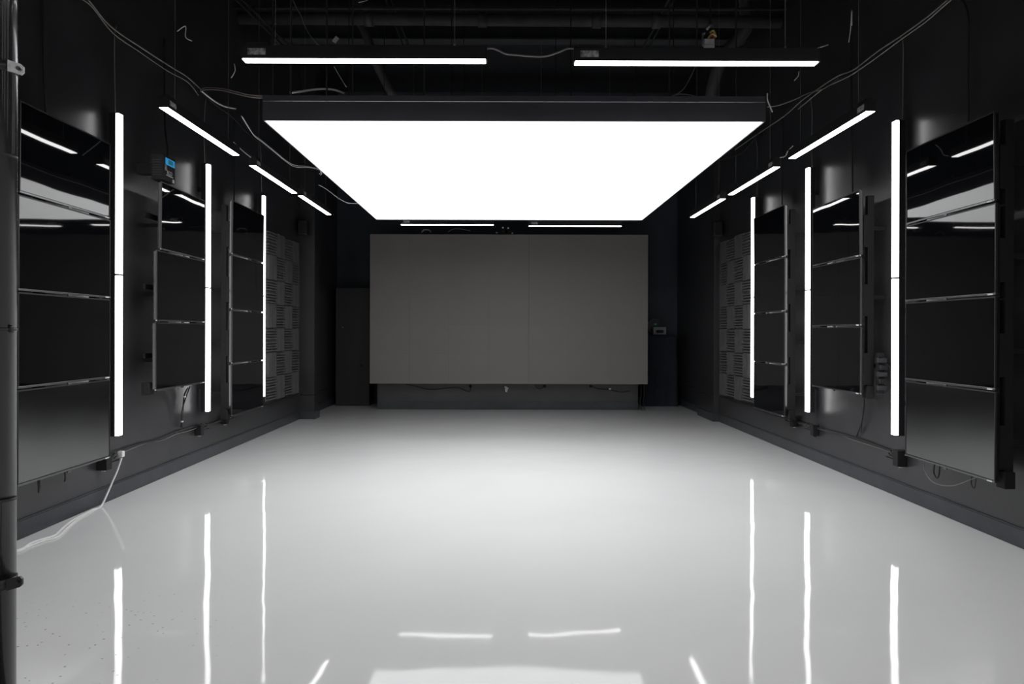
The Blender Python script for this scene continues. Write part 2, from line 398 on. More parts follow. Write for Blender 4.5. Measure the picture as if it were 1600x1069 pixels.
# ------------------------------------------------------------------ vertical light tubes (local x = out of the wall)
TD = .115
def make_tube():
    o = thing('wall_light_tube', 'x', 'light')
    h = 1.212
    MB().box((TD-.075, -.03, .004), (TD-.028, .03, h-.004), bev=.002).build('housing', M['black'], o)
    MB().box((TD-.028, -.028, .004), (TD, .028, h-.004), bev=.002).build('diffuser', M['tube'], o)
    for z0, z1 in ((0, .004), (h-.004, h)):
        MB().box((TD-.077, -.031, z0), (TD-.002, .031, z1)).build('end_cap', M['black'], o)
    for z in (.25, h-.25):
        MB().box((0, -.018, z-.02), (TD-.07, .018, z+.02)).build('wall_clip', M['rail'], o)
    return o
tube0 = make_tube(); first = True
names = ('nearest', 'middle', 'farthest')
for side, rz, wx, ys in (('left', 0, WL, (5.40, 7.03, 8.65)), ('right', math.pi, WR, (5.53, 7.12, 8.69))):
    for k, yy in enumerate(ys):
        for j, (z, ud) in enumerate(((.50, 'lower'), (1.716, 'upper'))):
            lab = f'{ud} half of the {names[k]} vertical white light tube on the {side} wall'
            loc = (wx if side == 'left' else wx - 0.0, yy, z)
            if first:
                tube0.location = loc; tube0.rotation_euler = (0, 0, rz)
                tag(tube0, lab, None, 'vertical light tubes on the left wall'); first = False
            else: dup(tube0, loc, rz, lab, f'vertical light tubes on the {side} wall')
    # unseen tubes, added beside and behind the viewer to brighten the near floor
    for yy, pn in ((2.15, 'beside'), (.55, 'just behind'), (-1.05, 'far behind')):
        for hn, z in (('lower', .50), ('upper', 1.716)):
            dup(tube0, (wx, yy, z), rz, f'{hn} half of the vertical light tube {pn} the viewer on the {side} wall', f'added unseen light tubes behind the viewer, {side} wall')
for xx, cn in ((-2.13, 'first'), (-.70, 'second'), (.96, 'third'), (2.27, 'fourth')):  # grid of unseen overhead bars, added to lift the foreground floor
    for yy, rn in ((2.2, 'first'), (.8, 'second'), (-.6, 'third'), (-2.0, 'last')):
        o = dup(bar0, (xx, yy, 2.70), 0, f'added unseen fill bar overhead behind the viewer, {cn} from the left in the {rn} row', 'added fill light bars overhead behind the viewer')
        for c in o.children:
            if c.name.startswith('diffuser'):
                c.data = bpy.data.meshes['diffuser_fill'] if 'diffuser_fill' in bpy.data.meshes else c.data.copy()
                c.data.name = 'diffuser_fill'; c.data.materials[0] = M['fill_bar']

# ------------------------------------------------------------------ televisions (local x = out of the wall, y = along, width 1, height 1 before scaling)
TW, TH = .95, .546
def make_tv():
    o = thing('television', 'x', 'television')
    b = .008
    MB().box((-.004, -TW/2+b, .020), (0, TW/2-b, TH-b)).build('screen', M['glass'], o)
    # slim frame
    mb = MB()
    mb.box((-.010, -TW/2, .016), (.0025, -TW/2+b, TH), bev=.0012).box((-.010, TW/2-b, .016), (.0025, TW/2, TH), bev=.0012)
    mb.box((-.010, -TW/2+b, TH-b), (.0025, TW/2-b, TH), bev=.0012)
    mb.build('frame', M['bezel'], o)
    MB().box((-.010, -TW/2, .004), (.004, TW/2, .016), bev=.002).build('chin', M['chrome'], o)
    MB().box((-.03, -TW/2+b, .016), (-.004, TW/2-b, TH-b)).build('back_cover', M['bezel2'], o)
    MB().box((-.06, -TW/2+.12, .05), (-.03, TW/2-.12, TH-.12), bev=.008).build('electronics_bulge', M['matte'], o)
    MB().box((-.002, -.017, -.007), (.008, .017, .004), bev=.002).build('sensor_tab', M['chrome'], o)
    MB().box((.003, TW/2-.065, .004), (.0055, TW/2-.02, .012)).build('corner_badge', M['mark'], o)
    return o
tv0 = make_tv(); first = True
FL, FR = -2.76, 2.90
stacks = [
 ('left', 'nearest', [(4.073, 5.026)]*4, [2.61, 2.074, 1.518, .958, .40]),
 ('left', 'middle', [(5.757, 6.62), (5.70, 6.62), (5.69, 6.62)], [2.50, 1.942, 1.366, .812]),
 ('left', 'farthest', [(7.282, 8.23)]*4, [2.627, 2.07, 1.507, .958, .424]),
 ('right', 'nearest', [(4.226, 5.172)]*4, [2.609, 2.068, 1.515, .951, .404]),
 ('right', 'middle', [(5.826, 6.739)]*3, [2.461, 1.911, 1.346, .786]),
 ('right', 'farthest', [(7.40, 8.307)]*4, [2.618, 2.072, 1.508, .957, .415]),
]
n4 = ('top', 'second from top', 'third from top', 'bottom'); n3_ = ('top', 'middle', 'bottom')
for side, which, ys, zs in stacks:
    n = len(ys); s = 1 if side == 'left' else -1
    fx = FL if side == 'left' else FR; wx = WL if side == 'left' else WR
    for i in range(n):
        y0, y1 = ys[i]; z1, z0 = zs[i], zs[i+1]
        nm = (n4 if n == 4 else n3_)[i]
        lab = f'black television, {nm} one in the {which} stack on the {side} wall'
        gr = f'televisions of the {which} stack on the {side} wall'
        sc = (1, (y1-y0)/TW, (z1-z0-.006)/TH)
        loc = (fx, (y0+y1)/2, z0)
        rz = 0 if side == 'left' else math.pi
        if first:
            o = tv0; o.location = loc; o.rotation_euler = (0, 0, rz); o.scale = sc; tag(o, lab, None, gr); first = False
        else: o = dup(tv0, loc, rz, lab, gr, sc)
        if which == 'nearest' and i == n-1:
            scr = [c for c in o.children if c.name.startswith('screen')][0]
            scr.data = scr.data.copy(); scr.data.materials[0] = M['glass_satin']
        tilt = {0: .007, n-1: -.004}.get(i, 0) + random.uniform(-.0015, .0015)
        yaw = s*.012 if (i == 0 and which != 'farthest') else random.uniform(-.002, .002)
        o.rotation_euler = (Matrix.Rotation(rz + yaw, 3, 'Z') @ Matrix.Rotation(tilt, 3, 'Y')).to_euler()
    # mount: two uprights and standoff brackets
    ya, yb = ys[-1]
    mt = thing('television_mount', f'black steel upright frame behind the {which} television stack on the {side} wall', 'bracket', (wx, ya, zs[-1]))
    H = zs[0] - zs[-1]
    d = abs(wx - fx)
    for yy in ((.012 if (which == 'farthest' or side == 'right') else .30), (yb-ya)-.06):
        r = MB().box((s*(d-.115), yy, .0), (s*(d-.065), yy+.045, H-.05)).build('upright', M['mount'], mt)
        for k in range(n):
            zz = zs[k+1] - zs[-1] + .22
            MB().box((0, yy+.012, zz), (s*(d-.115), yy+.032, zz+.03)).build('standoff', M['mount'], mt)
            MB().box((s*(d-.066), yy-.0, zz-.14), (s*(d-.032), yy+.07, zz+.12)).build('hook_plate', M['mount'], mt)
    for k in range(n):
        zz = zs[k+1] - zs[-1] + .26
        MB().box((s*(d-.12), .03, zz), (s*(d-.10), yb-ya-.03, zz+.04)).build('cross_bar', M['mount'], mt)
    # foot block at the lower near corner
    MB().box((s*(d-.11), -.015, -.03), (s*(d-.045), .06, .07), bev=.004).build('foot_block', M['mount'], mt)

# ------------------------------------------------------------------ led video wall
LX0, LX1, LY, LZ0, LZ1 = -2.157, 2.323, 11.56, .449, 2.859
lw = thing('led_screen', 'large flat grey brown screen of tiles filling the back of the room', 'screen', ((LX0+LX1)/2, LY, LZ0))
cw, chh = (LX1-LX0)/7, (LZ1-LZ0)/5
me = MB().box((-cw/2+.0004, 0, .0004), (cw/2-.0004, .03, chh-.0004), bev=.0004).mesh('led_tile', M['led'])
for r in range(5):
    for c in range(7):
        o = bpy.data.objects.new('led_tile', me); COL.objects.link(o); o.parent = lw
        o.location = (-(LX1-LX0)/2 + (c+.5)*cw + (.0012 if c >= 4 else -.0012), random.uniform(-.0003, .0003), r*chh)
        o.rotation_euler = (random.uniform(-.0004, .0004), 0, random.uniform(-.0004, .0004))
hw = (LX1-LX0)/2
MB().box((-hw+.02, .032, .01), (hw-.02, .10, LZ1-LZ0-.01)).build('back_frame', M['matte'], lw)
for x in (-hw+.3, -hw+1.2, 0, hw-1.2, hw-.3):
    MB().box((x-.03, .10, .1), (x+.03, .305, .16)).build('support_arm', M['rail'], lw)
    MB().box((x-.03, .10, 2.0), (x+.03, .305, 2.06)).build('support_arm', M['rail'], lw)
BX0, BX1, BY = -2.091, 2.229, 11.89
pl = thing('screen_plinth', 'low black boxed wall standing under and behind the big grey screen', 'plinth', ((BX0+BX1)/2, BY, 0))
bw = (BX1-BX0)/2
MB().box((-bw, 0, 0), (bw, .35, 2.75)).build('body', M['wall'], pl)
MB().box((-bw-.0, -.016, .006), (bw, 0, .118)).build('skirting', M['base'], pl)
MB().box((-bw-.0, -.012, .118), (bw, 0, .128)).build('skirting_cap', M['base'], pl)
MB().box((bw-.004, -.020, 0), (bw+.004, .0, .13)).build('corner_strip', M['bezel'], pl)
for px in (735, 851, 923):
    q = P(px, 603.5, BY-.003)
    MB().cyl((q.x-pl.location.x, -.012, q.z), (q.x-pl.location.x, .0, q.z), .026, 16).build('cable_hole', M['matte'], pl, smooth=True)
def tagbox(name, label, cat, a, b, mat, bev=.001): return tag(MB().box(a, b, bev=bev).build(name, mat), label, cat)
q = P(791.5, 608, BY-.02)
mb = MB()
for k, (dx, dz, w_) in enumerate(((-.012, .03, .022), (.006, .012, .026), (-.004, -.012, .022), (-.006, -.036, .016))):
    mb.box((q.x+dx-w_, BY-.022-.004*k, q.z+dz-.014), (q.x+dx+w_, BY-.001, q.z+dz+.014), bev=.004)
tag(mb.build('foil_tape', M['foil']), 'small crumpled silver tape patch on the plinth under the screen', 'tape')
def hang(pts, label, r=.004, mat='cable_b', name='cable', group=None, cat='cable'):
    return tag(MB().tube(pts, r, 6, 0, 4).build(name, M[mat], smooth=True), label, cat, group)
hang([P(634,600,11.85), P(650,604,11.85), P(672,609,11.85), P(695,607,11.85), P(715,606,11.85), P(733,612,11.85), P(736,604,11.85)], 'thin black cable sagging below the screen, left of the silver tape', .006, group='cables under the screen')
hang([P(836,600,11.85), P(839,606,11.85), P(845,608,11.85), P(850,604,11.85)], 'short black cable loop below the screen, just right of the silver tape', .006, group='cables under the screen')
hang([P(924,603,11.85), P(936,608,11.85), P(953,609,11.85), P(970,613,11.85), P(985,610,11.85)], 'thin black cable sagging below the right part of the screen', .007, group='cables under the screen')
q = P(953, 608, 11.84); tagbox('cable_tie', 'tiny white tie on the cable under the right part of the screen', 'tie', (q.x-.02, 11.83, q.z-.008), (q.x+.02, 11.845, q.z+.012), M['mark'])
for k, px in enumerate((1001, 1006)):
    a = P(px, 600, 11.75)
    hang([a, a + Vector((.01, 0, -.15)), a + Vector((-.01, 0, -.3)), Vector((a.x + .02, 11.75, .006))], ('inner' if k == 0 else 'outer') + ' of two black cables dropping to the floor at the right end of the screen', .006, group='cables dropping beside the screen')
# device on top of the led wall, in the gap between the two back light bars
tr = thing('tracking_camera', 'small black camera bracket with white dots above the middle of the screen', 'camera', (P(791, 360, 11.7).x, 11.7, LZ1))
MB().box((-.14, -.03, -.02), (.14, .05, .02)).build('foot', M['matte'], tr)
MB().box((-.08, -.02, .02), (.08, .06, .10), bev=.008).build('camera_body', M['black'], tr)
MB().cyl((0, -.045, .06), (0, -.02, .06), .022, 16).build('lens', M['glass'], tr, smooth=True)
MB().box((-.16, .0, .06), (.16, .02, .08)).build('cross_arm', M['black'], tr)
for x, z in ((-.155, .045), (-.055, .125), (.03, .12), (.10, .035)):
    MB().box((x-.014, -.035, z-.012), (x+.014, -.02, z+.012), bev=.003).build('white_dot', M['mark'], tr)
q = P(664, 355, 11.6)
ad = thing('cable_clamp', 'small silver clamp with cable ends above the left part of the screen', 'clamp', (q.x, 11.65, LZ1))
MB().box((-.05, -.02, 0), (.05, .02, .03)).build('jaw', M['matte'], ad)
MB().tube([(-.06, 0, .04), (-.02, 0, .085), (.06, 0, .08), (.09, 0, .045)], .012, 8, 0, 3).build('handle', M['galv'], ad, smooth=True)
hang([P(700,363,11.65), P(708,358,11.65), P(722,358,11.65), P(735,361,11.65)], 'short grey wire end lying on top of the screen', .006, 'cable_g')

# ------------------------------------------------------------------ back corners
cb = thing('storage_cabinet', 'tall flat black cabinet standing left of the big screen', 'cabinet', (-2.62, 12.43, 0))
MB().box((-.292, .02, .0), (.292, .44, 2.04)).build('carcass', M['cabinet'], cb)
d_ = MB().box((-.292, 0, .012), (.292, .018, 2.04), bev=.002).build('door', M['cabinet'], cb)
MB().cyl((-.17, -.008, 1.36), (-.17, 0, 1.36), .010, 10).build('lock', M['galv'], d_, smooth=True)
MB().cyl((.155, -.006, .70), (.155, 0, .70), .022, 14).build('cable_grommet', M['matte'], d_, smooth=True)
# draped stand
dx0, dx1, dy, dz = 2.44, 3.01, 12.48, 1.245
bm = bmesh.new()
rows, per = 16, 64
rnd = random.Random(3)
vs = []
for r in range(rows+1):
    z = dz * (1 - r/rows); ring = []
    sp_ = .0 + .03 * (r/rows)
    for k in range(per):
        t = k/per*4; sd = int(t); f = t-sd
        x0, x1, y0, y1 = dx0-sp_*.6, dx1+sp_*.6, dy-sp_*.6, dy+.36
        x, y = [(x0+(x1-x0)*f, y0), (x1, y0+(y1-y0)*f), (x1-(x1-x0)*f, y1), (x0, y1-(y1-y0)*f)][sd]
        wv = .012*math.sin(k*1.1+r*.25)*(r/rows) + .010*math.sin(k*.45-r*.8)
        nx, ny = [(0, -1), (1, 0), (0, 1), (-1, 0)][sd]
        ring.append(bm.verts.new((x+nx*wv, y+ny*wv, z)))
    vs.append(ring)
for r in range(rows):
    for k in range(per): bm.faces.new((vs[r][k], vs[r][(k+1) % per], vs[r+1][(k+1) % per], vs[r+1][k]))
bm.faces.new(vs[0])
mb = MB(); mb.addbm(bm)
tag(mb.build('draped_stand', M['drape'], smooth=True), 'waist-high stand draped in dark blue black cloth, right of the big screen', 'stand')
q = P(1031, 517, 12.6)
dv = thing('desk_printer', 'small pale grey box device with a dark slot on the draped stand', 'device', (q.x, 12.6, dz))
MB().box((-.115, 0, .0), (.115, .16, .135), bev=.012).build('case', M['tag_grey'], dv)
MB().box((-.065, -.006, .032), (.065, 0, .082), bev=.002).build('slot', M['matte'], dv)
rd = thing('round_fan', 'round black machine with a faint green lamp behind the pale device', 'machine', (q.x-.03, 12.79, dz))
MB().cyl((0, 0, .15), (0, .06, .15), .15, 28).build('round_body', M['black'], rd, smooth=True)
MB().box((-.09, -.02, 0), (.09, .08, .02)).build('foot', M['black'], rd)
MB().box((-.03, -.01, .17), (.012, 0, .20)).build('indicator_lamp', M['green'], rd)
# small wall speakers
for s, lab, x0, x1, y, z0 in ((1, 'small black speaker mounted high on the left pilaster', -2.97, -2.83, 10.38, 2.68), (-1, 'small black speaker mounted high on the right pilaster', 2.96, 3.09, 10.20, 2.65)):
    sp_ = thing('wall_speaker', lab, 'speaker', ((x0+x1)/2, y, z0)); hw_ = (x1-x0)/2
    MB().box((-hw_, -.09, 0), (hw_, .06, .215), bev=.02).build('enclosure', M['black'], sp_)
    MB().box((-hw_+.014, -.096, .014), (hw_-.014, -.088, .2), bev=.003).build('grille', M['grille'], sp_)
    MB().box((-.02, .05, .08), (.02, .18 if s == -1 else .16, .12)).build('wall_bracket', M['rail'], sp_)

# ------------------------------------------------------------------ acoustic foam
def wedge(vert, tw, th):
    mb = MB(); n = 8
    L_, Wd = (tw, th) if not vert else (th, tw)      # ridges run along L_, stacked across Wd
    mb_pts = []
    def v(l, c, x): return (x, c if vert else l, l if vert else c)
    gap = Wd*.05; pitch = (Wd - gap*2)/n
    def slab(c0, c1, x0, x1):
        a = v(0, c0, x0); b_ = v(L_, c1, x1); mb.box(a, b_)
    slab(.001, Wd-.001, 0, .014)
    pos = gap*.5
    for k in range(n):
        if k == n//2: pos += gap
        c0, c1 = pos, pos+pitch; cm = (c0+c1)/2; e = pitch*.2
        i = len(mb.v)
        for l in (.002, L_-.002):
            mb.v += [v(l, c0+pitch*.2, .012), v(l, cm-e, .046), v(l, cm+e, .046), v(l, c1-pitch*.2, .012)]
        for f in ((0,4,5,1), (1,5,6,2), (2,6,7,3), (0,1,2,3), (4,7,6,5)): mb.face([i+j for j in f])
        pos += pitch
    return mb
for side, x, s, y0, y1, z0, z1 in (('left', WL, 1, 8.97, 10.32, .405, 2.56), ('right', WR, -1, 8.88, 10.18, .412, 2.565)):
    tw, th = (y1-y0)/4, (z1-z0)/7
    o = thing('acoustic_foam', f'checkered charcoal foam sound absorber of ridged tiles on the {side} wall', 'acoustic foam', (x + s*.003, y0, z0))
    MB().box((0, .004, .004), (s*.006, y1-y0-.004, z1-z0-.004)).build('backing_board', M['matte'], o)
    mh, mv = wedge(False, tw, th), wedge(True, tw, th)
    if s < 0:
        for q_ in (mh, mv): q_.v = [(-a, b_, c) for a, b_, c in q_.v]
    meh, mev = mh.mesh('foam_tile', M['foam']), mv.mesh('foam_tile', M['foam'])
    for c in range(4):
        for r in range(7):
            t = bpy.data.objects.new('foam_tile', meh if (c + (6-r)) % 2 == 0 else mev); COL.objects.link(t); t.parent = o
            t.location = (s*(.006 + random.uniform(0, .006)), c*tw + random.uniform(-.004, .004), r*th + random.uniform(-.004, .004))
            t.rotation_euler = (random.uniform(-.006, .006), 0, 0)

# ------------------------------------------------------------------ black pole at the left edge
pc = (-1.621, 2.30)
po = thing('steel_pole', 'tall glossy black pole with clamps at the left edge, nearest to the viewer', 'pole', (pc[0], pc[1], 0))
MB().cyl((0, 0, 0), (0, 0, ZC), .050, 40).build('tube', M['pole'], po, smooth=True)
MB().cyl((0, 0, 0), (0, 0, .012), .09, 32).build('base_flange', M['black'], po, smooth=True)
def zat(y): return P(14, y, 2.3).z
for y, mat, up in ((108, 'galv', -1), (909, 'black', 1)):
    z = zat(y)
    c_ = MB().cyl((0, 0, z-.016), (0, 0, z+.016), .0535, 36).build('clamp_band', M['black'], po, smooth=True)
    mb = MB()
    # ear with a bolt
    n0 = len(mb.v); dz_ = -.012*1 if up < 0 else .012
    for yy in (-.004, .004):
        mb.v += [(.050, yy-.03, z-.018), (.050, yy-.03, z+.018), (.092, yy-.03, z+.016+dz_), (.100, yy-.03, z+.008+dz_), (.100, yy-.03, z-.010+dz_), (.092, yy-.03, z-.018+dz_)]
    mb.face([n0+i for i in range(6)]); mb.face([n0+6+i for i in reversed(range(6))])
    for i in range(6): mb.face([n0+i, n0+(i+1) % 6, n0+6+(i+1) % 6, n0+6+i])
    mb.build('clamp_ear', M[mat], c_)
    MB().cyl((.086, -.042, z+dz_*.9), (.086, -.020, z+dz_*.9), .006, 6).build('clamp_bolt', M['black'], c_)
for y in (245, 515, 780):
    z = zat(y)
    MB().cyl((0, 0, z-.004), (0, 0, z+.004), .0515, 36).build('ring', M['black'], po, smooth=True)
z = zat(515)
MB().box((.047, -.02, z-.010), (.054, -.006, z+.010), bev=.002).build('latch', M['bezel'], po)

# ------------------------------------------------------------------ power box with blue display above the middle-left stack
bx = thing('power_controller', 'black vented power box with a lit blue display above the middle left television stack', 'power box', (WL, 5.80, 2.50))
dep = .245
MB().box((dep-.10, .0, .02), (dep, .205, .225), bev=.004).build('case', M['matte'], bx)
MB().box((0, .06, .08), (dep-.10, .15, .17)).build('wall_arm', M['matte'], bx)
for k in range(7):
    MB().box((dep-.09, -.003, .055+k*.02), (dep-.02, .0005, .064+k*.02)).build('vent_slat', M['rail'], bx)
f = MB().box((dep, .03, .150), (dep+.004, .19, .205), bev=.001).build('display', M['screen_lcd'], bx)
MB().box((dep+.004, .075, .160), (dep+.0055, .155, .196)).build('display_readout', M['lcd_dark'], f)
MB().box((dep, .02, .10), (dep+.002, .055, .145)).build('grey_sticker', M['label'], bx)
MB().box((dep, .155, .022), (dep+.002, .185, .05)).build('pale_sticker', M['plate'], bx)
MB().box((dep, .045, .062), (dep+.0015, .165, .068)).build('lettering_underline', M['mark'], bx)
fc = bpy.data.curves.new('lettering', 'FONT'); fc.body = 'ECO'; fc.size = .045; fc.align_x = 'CENTER'; fc.extrude = .0005
fo = bpy.data.objects.new('lettering', fc); COL.objects.link(fo); fc.materials.append(M['mark']); bpy.context.view_layer.update()
me = bpy.data.meshes.new_from_object(fo.evaluated_get(bpy.context.evaluated_depsgraph_get())); bpy.data.objects.remove(fo)
me.materials.clear(); me.materials.append(M['mark'])
fo = bpy.data.objects.new('lettering', me); COL.objects.link(fo); fo.parent = bx
fo.location = (dep+.001, .105, .074); fo.rotation_euler = (math.pi/2, 0, math.pi/2)
hang([W(262, 246, -2.8), W(261, 225, -2.82), W(258, 200, -2.88), W(257, 160, -2.95), W(257, 100, -2.98), W(257, 60, -2.98)], 'black power cord rising from the blue display box up the left wall', .008)

# ------------------------------------------------------------------ ceiling bits: junction box, hanging tag
jb = thing('junction_box', 'open white electrical box with loose wires hanging at upper right', 'junction box', tuple(P(1109, 76, 6.0)))
MB().box((-.045, 0, 0), (.04, .03, .085), bev=.004).build('cover_plate', M['plate'], jb)
MB().box((-.045, -.004, .03), (.04, 0, .034)).build('plate_seam', M['label'], jb)
MB().box((-.05, .02, .085), (.05, .07, .18), bev=.004).build('back_box', M['rail'], jb)
MB().tube([(-.055, 0, .02), (-.062, 0, .08), (-.056, 0, .12), (-.04, 0, .13)], .009, 8).build('clamp', M['galv'], jb, smooth=True)
MB().tube([(-.01, .01, .09), (.02, -.01, .12), (.05, 0, .10), (.03, .0, .15), (0, 0, .13)], .009, 6).build('yellow_wire', M['yellow'], jb, smooth=True)
MB().tube([(.0, .01, .08), (.01, -.01, .10), (.045, 0, .085)], .007, 6).build('red_wire', M['red'], jb, smooth=True)
MB().tube([(-.03, 0, .16), (-.005, -.01, .185), (.02, 0, .20)], .015, 8).build('conduit_elbow', M['galv'], jb, smooth=True)
MB().tube([(.0, .04, .17), (.02, .05, .4), (.0, .05, ZC-jb.location.z)], .008, 6).build('feed_cable', M['cable_b'], jb, smooth=True)
q = P(524.5, 62, 6.0)
tg = thing('hanging_tag', 'small white tag dangling above the left front light bar', 'tag', tuple(q))
a = MB().box((-.017, -.006, -.026), (.017, .006, .026), bev=.003).build('card', M['plate'], tg); a.rotation_euler = (0, math.radians(38), 0)
MB().cyl((0, 0, .02), (.0, 0, ZC-q.z), .0015, 5).build('string', M['cable_b'], tg)

# ------------------------------------------------------------------ cables
XA = WL + .06; XB = WR - .06
runL = [(118,-20), (140,0), (178,38), (222,74), (265,100), (290,120), (312,140)]
def jit(pts, a): return [Vector(p) + Vector((random.uniform(-a, a), random.uniform(-a, a), random.uniform(-a, a))) for p in pts]
baseL = [W(x, y, XA) for x, y in runL]
gL = 'cable bundle along the top of the left wall'; gR = 'cable bundle along the top of the right wall'
hang(jit(baseL, .02), 'upper grey wire running high along the left wall from the near corner', .006, 'cable_t', group=gL)
hang(jit([b_ + Vector((0, 0, -.05)) for b_ in baseL], .02), 'lower grey wire running high along the left wall from the near corner', .005, 'cable_g', group=gL)
far = [(312,140), (338,166), (362,184), (395,212), (440,246), (470,262), (500,284), (530,310)]
hang(jit([W(x, y, XA) for x, y in far], .015), 'black cable continuing high along the left wall past the light bars', .008, 'cable_b', group=gL)
hang([W(312,140,XA), W(322,148,XA+.03), W(335,158,XA+.04), W(350,166,XA+.04), W(368,170,XA+.03)], 'short white cable pair on the left wall just below the bundle', .008, 'cable_w', group=gL)
for k, off in enumerate((0, 3)):
    a = W(313, 140+off, XA); b_ = P(409, 150+off, 4.6); pts = []
    for (px, py), t in (((313,140),0), ((322,137),.12), ((345,138),.3), ((368,143),.55), ((388,148),.8), ((409,150),1)):
        Y = a.y*(1-t) + 4.9*t; pts.append(P(px, py+off, Y))
    hang(pts, ('upper' if k == 0 else 'lower') + ' of two pale cables swooping from the left wall to the light panel corner', .006, 'cable_t')
for k, off in enumerate((0, 3)):
    pts = [(377,181), (386,196), (396,210), (408,219), (430,237), (446,250), (460,258), (480,260), (497,264), (501,269), (499,272)]
    hang([P(x + off*.6, y + (off if 1 < i < 7 else off*.5), 6.5 + .13*i) for i, (x, y) in enumerate(pts)],
         ('upper' if k == 0 else 'lower') + ' of two white cables snaking down beside the left edge of the light panel', .0032, 'cable_w')
hang([P(x, y, 7.9) for x, y in ((498,289), (506,293), (516,300), (528,309), (543,317), (560,318))], 'short white cable beyond the last left light bar near the panel', .0045, 'cable_w')
hang([P(x, y, 4.9) for x, y in ((453,145), (470,143), (490,140), (510,139), (525,141), (538,146))], 'white cable arching over the left end of the light panel', .007, 'cable_w')
hang([P(x, y, 4.9) for x, y in ((522,104), (530,118), (541,136))], 'thin pale wire slanting down to the light panel behind the left front bar', .0025, 'cable_w')
hang([P(x, y, 6.8) for x, y in ((455,-6), (463,12), (470,24), (476,40), (485,56), (497,70))], 'thin grey wire curving down from the ceiling at upper left', .004, 'cable_g')
hang([P(x, y, 3.62) for x, y in ((760,76), (772,76), (790,84), (808,86), (830,88), (852,88), (872,82), (886,76), (897,76))], 'grey cord sagging between the two front light bars', .0045, 'cable_g')
hang([P(x, y, 4.9) for x, y in ((1087,103), (1078,122), (1068,139), (1056,148), (1052,149))], 'thin wire slanting down to the panel behind the right front bar', .003, 'cable_t')
hang([P(x, y, 4.9) for x, y in ((1050,150), (1066,147), (1086,150))], 'short reddish wire lying on the light panel frame', .004, 'cable_t')
runR = [(1500,-18), (1480,0), (1448,24), (1407,56), (1368,84), (1332,110), (1310,118), (1290,132), (1250,160), (1225,180), (1190,206), (1150,234)]
baseR = [W(x, y, XB) for x, y in runR]
hang(jit(baseR, .015), 'upper grey wire running high along the right wall', .006, 'cable_g', group=gR)
hang(jit([b_ + Vector((-.02, 0, -.05)) for b_ in baseR[:9]], .02), 'lower grey wire running high along the right wall', .005, 'cable_t', group=gR)
hang(jit([W(x, y, XB) for x, y in ((1190,206), (1160,236), (1130,250), (1100,262), (1065,282))], .02), 'dark cable sagging along the far part of the right wall', .007, 'cable_b', group=gR)
hang([P(x, y, 4.6 + .28*i) for i, (x, y) in enumerate(((1199,167), (1215,165), (1238,157), (1262,146), (1288,138), (1310,122)))], 'pinkish grey wire running from the panel corner up to the right wall bundle', .004, 'cable_t')
hang([P(x, y, 4.5) for x, y in ((1199,146), (1199,156), (1203,166), (1207,175)) ], 'short white wire end at the right corner of the light panel', .004, 'cable_w')
# drops from the runs to the tubes and televisions
def dropw(label, pts, X, mat='cable_g', r=.0035): hang([W(x, y, X) for x, y in pts], label, r, mat, name='drop_wire', cat='wire')
dropw('thin wire dropping to the nearest left light tube', ((182,40), (179,60), (179,110), (180,150), (180,176)), -2.97, 'cable_g')
dropw('thin wire dropping to the middle left light tube', ((322,150), (320,175), (319,215), (320,254)), -2.97, 'cable_g')
dropw('thin wire dropping to the farthest left light tube', ((407,218), (408,250), (409,300)), -2.97)
dropw('black cord dropping to the nearest left television stack', ((66,-8), (68,60), (69,120), (72,180)), -2.98, 'cable_b', .007)
dropw('black cord dropping to the farthest left television stack', ((366,188), (366,220), (366,300), (365,330)), -2.97, 'cable_b', .008)
dropw('thin wire dropping to the nearest right light tube', ((1407,56), (1411,70), (1411,120), (1410,190)), XB+.03, 'cable_g')
dropw('thin wire dropping to the middle right light tube', ((1266,152), (1268,166), (1269,182), (1268,230), (1269,262)), XB+.03)
dropw('thin wire dropping to the farthest right light tube', ((1180,216), (1183,232), (1183,270), (1183,308)), XB+.03)
dropw('black cord dropping to the nearest right television stack', ((1480,0), (1500,-2), (1510,14), (1513,40), (1512,110), (1513,190)), XB+.02, 'cable_b', .008)
dropw('black cord dropping to the middle right television stack', ((1330,20), (1330,110), (1331,200), (1332,300)), XB+.03, 'cable_b', .008)
dropw('black cord dropping to the farthest right television stack', ((1222,184), (1222,250), (1222,320)), XB+.03, 'cable_b', .008)
# twisted wire ends of the suspension wires
for (pts, lab, Y) in ((((277,49), (290,41), (290,58), (300,64)), 'twisted wire end above the nearest left light bar', 5.2),
                   (((361,122), (367,112), (367,104), (366,100)), 'twisted wire end left of the front light bars', 5.4),
                   (((1326,66), (1329,46), (1331,16), (1331,40)), 'twisted wire end above the nearest right light bar', 5.2),
                   (((1241,126), (1247,119), (1248,112)), 'twisted wire end under the right front light bar', 5.6),
                   (((1276,76), (1294,70)), 'short pale wire beyond the end of the right front light bar', 5.2),
                   (((1219,246), (1227,244), (1231,236), (1239,228)), 'frayed wire end at the far tip of the nearest right light bar', 5.8),
                   (((365,222), (371,228), (382,238), (392,246)), 'loose thin wire between the nearest and middle left light bars', 5.9),
                   (((560,4), (572,1), (580,-4)), 'short pale wire end under the ceiling at upper left', 7.0)):
    hang([P(x, y, Y) for x, y in pts], lab, .0035, 'cable_w')

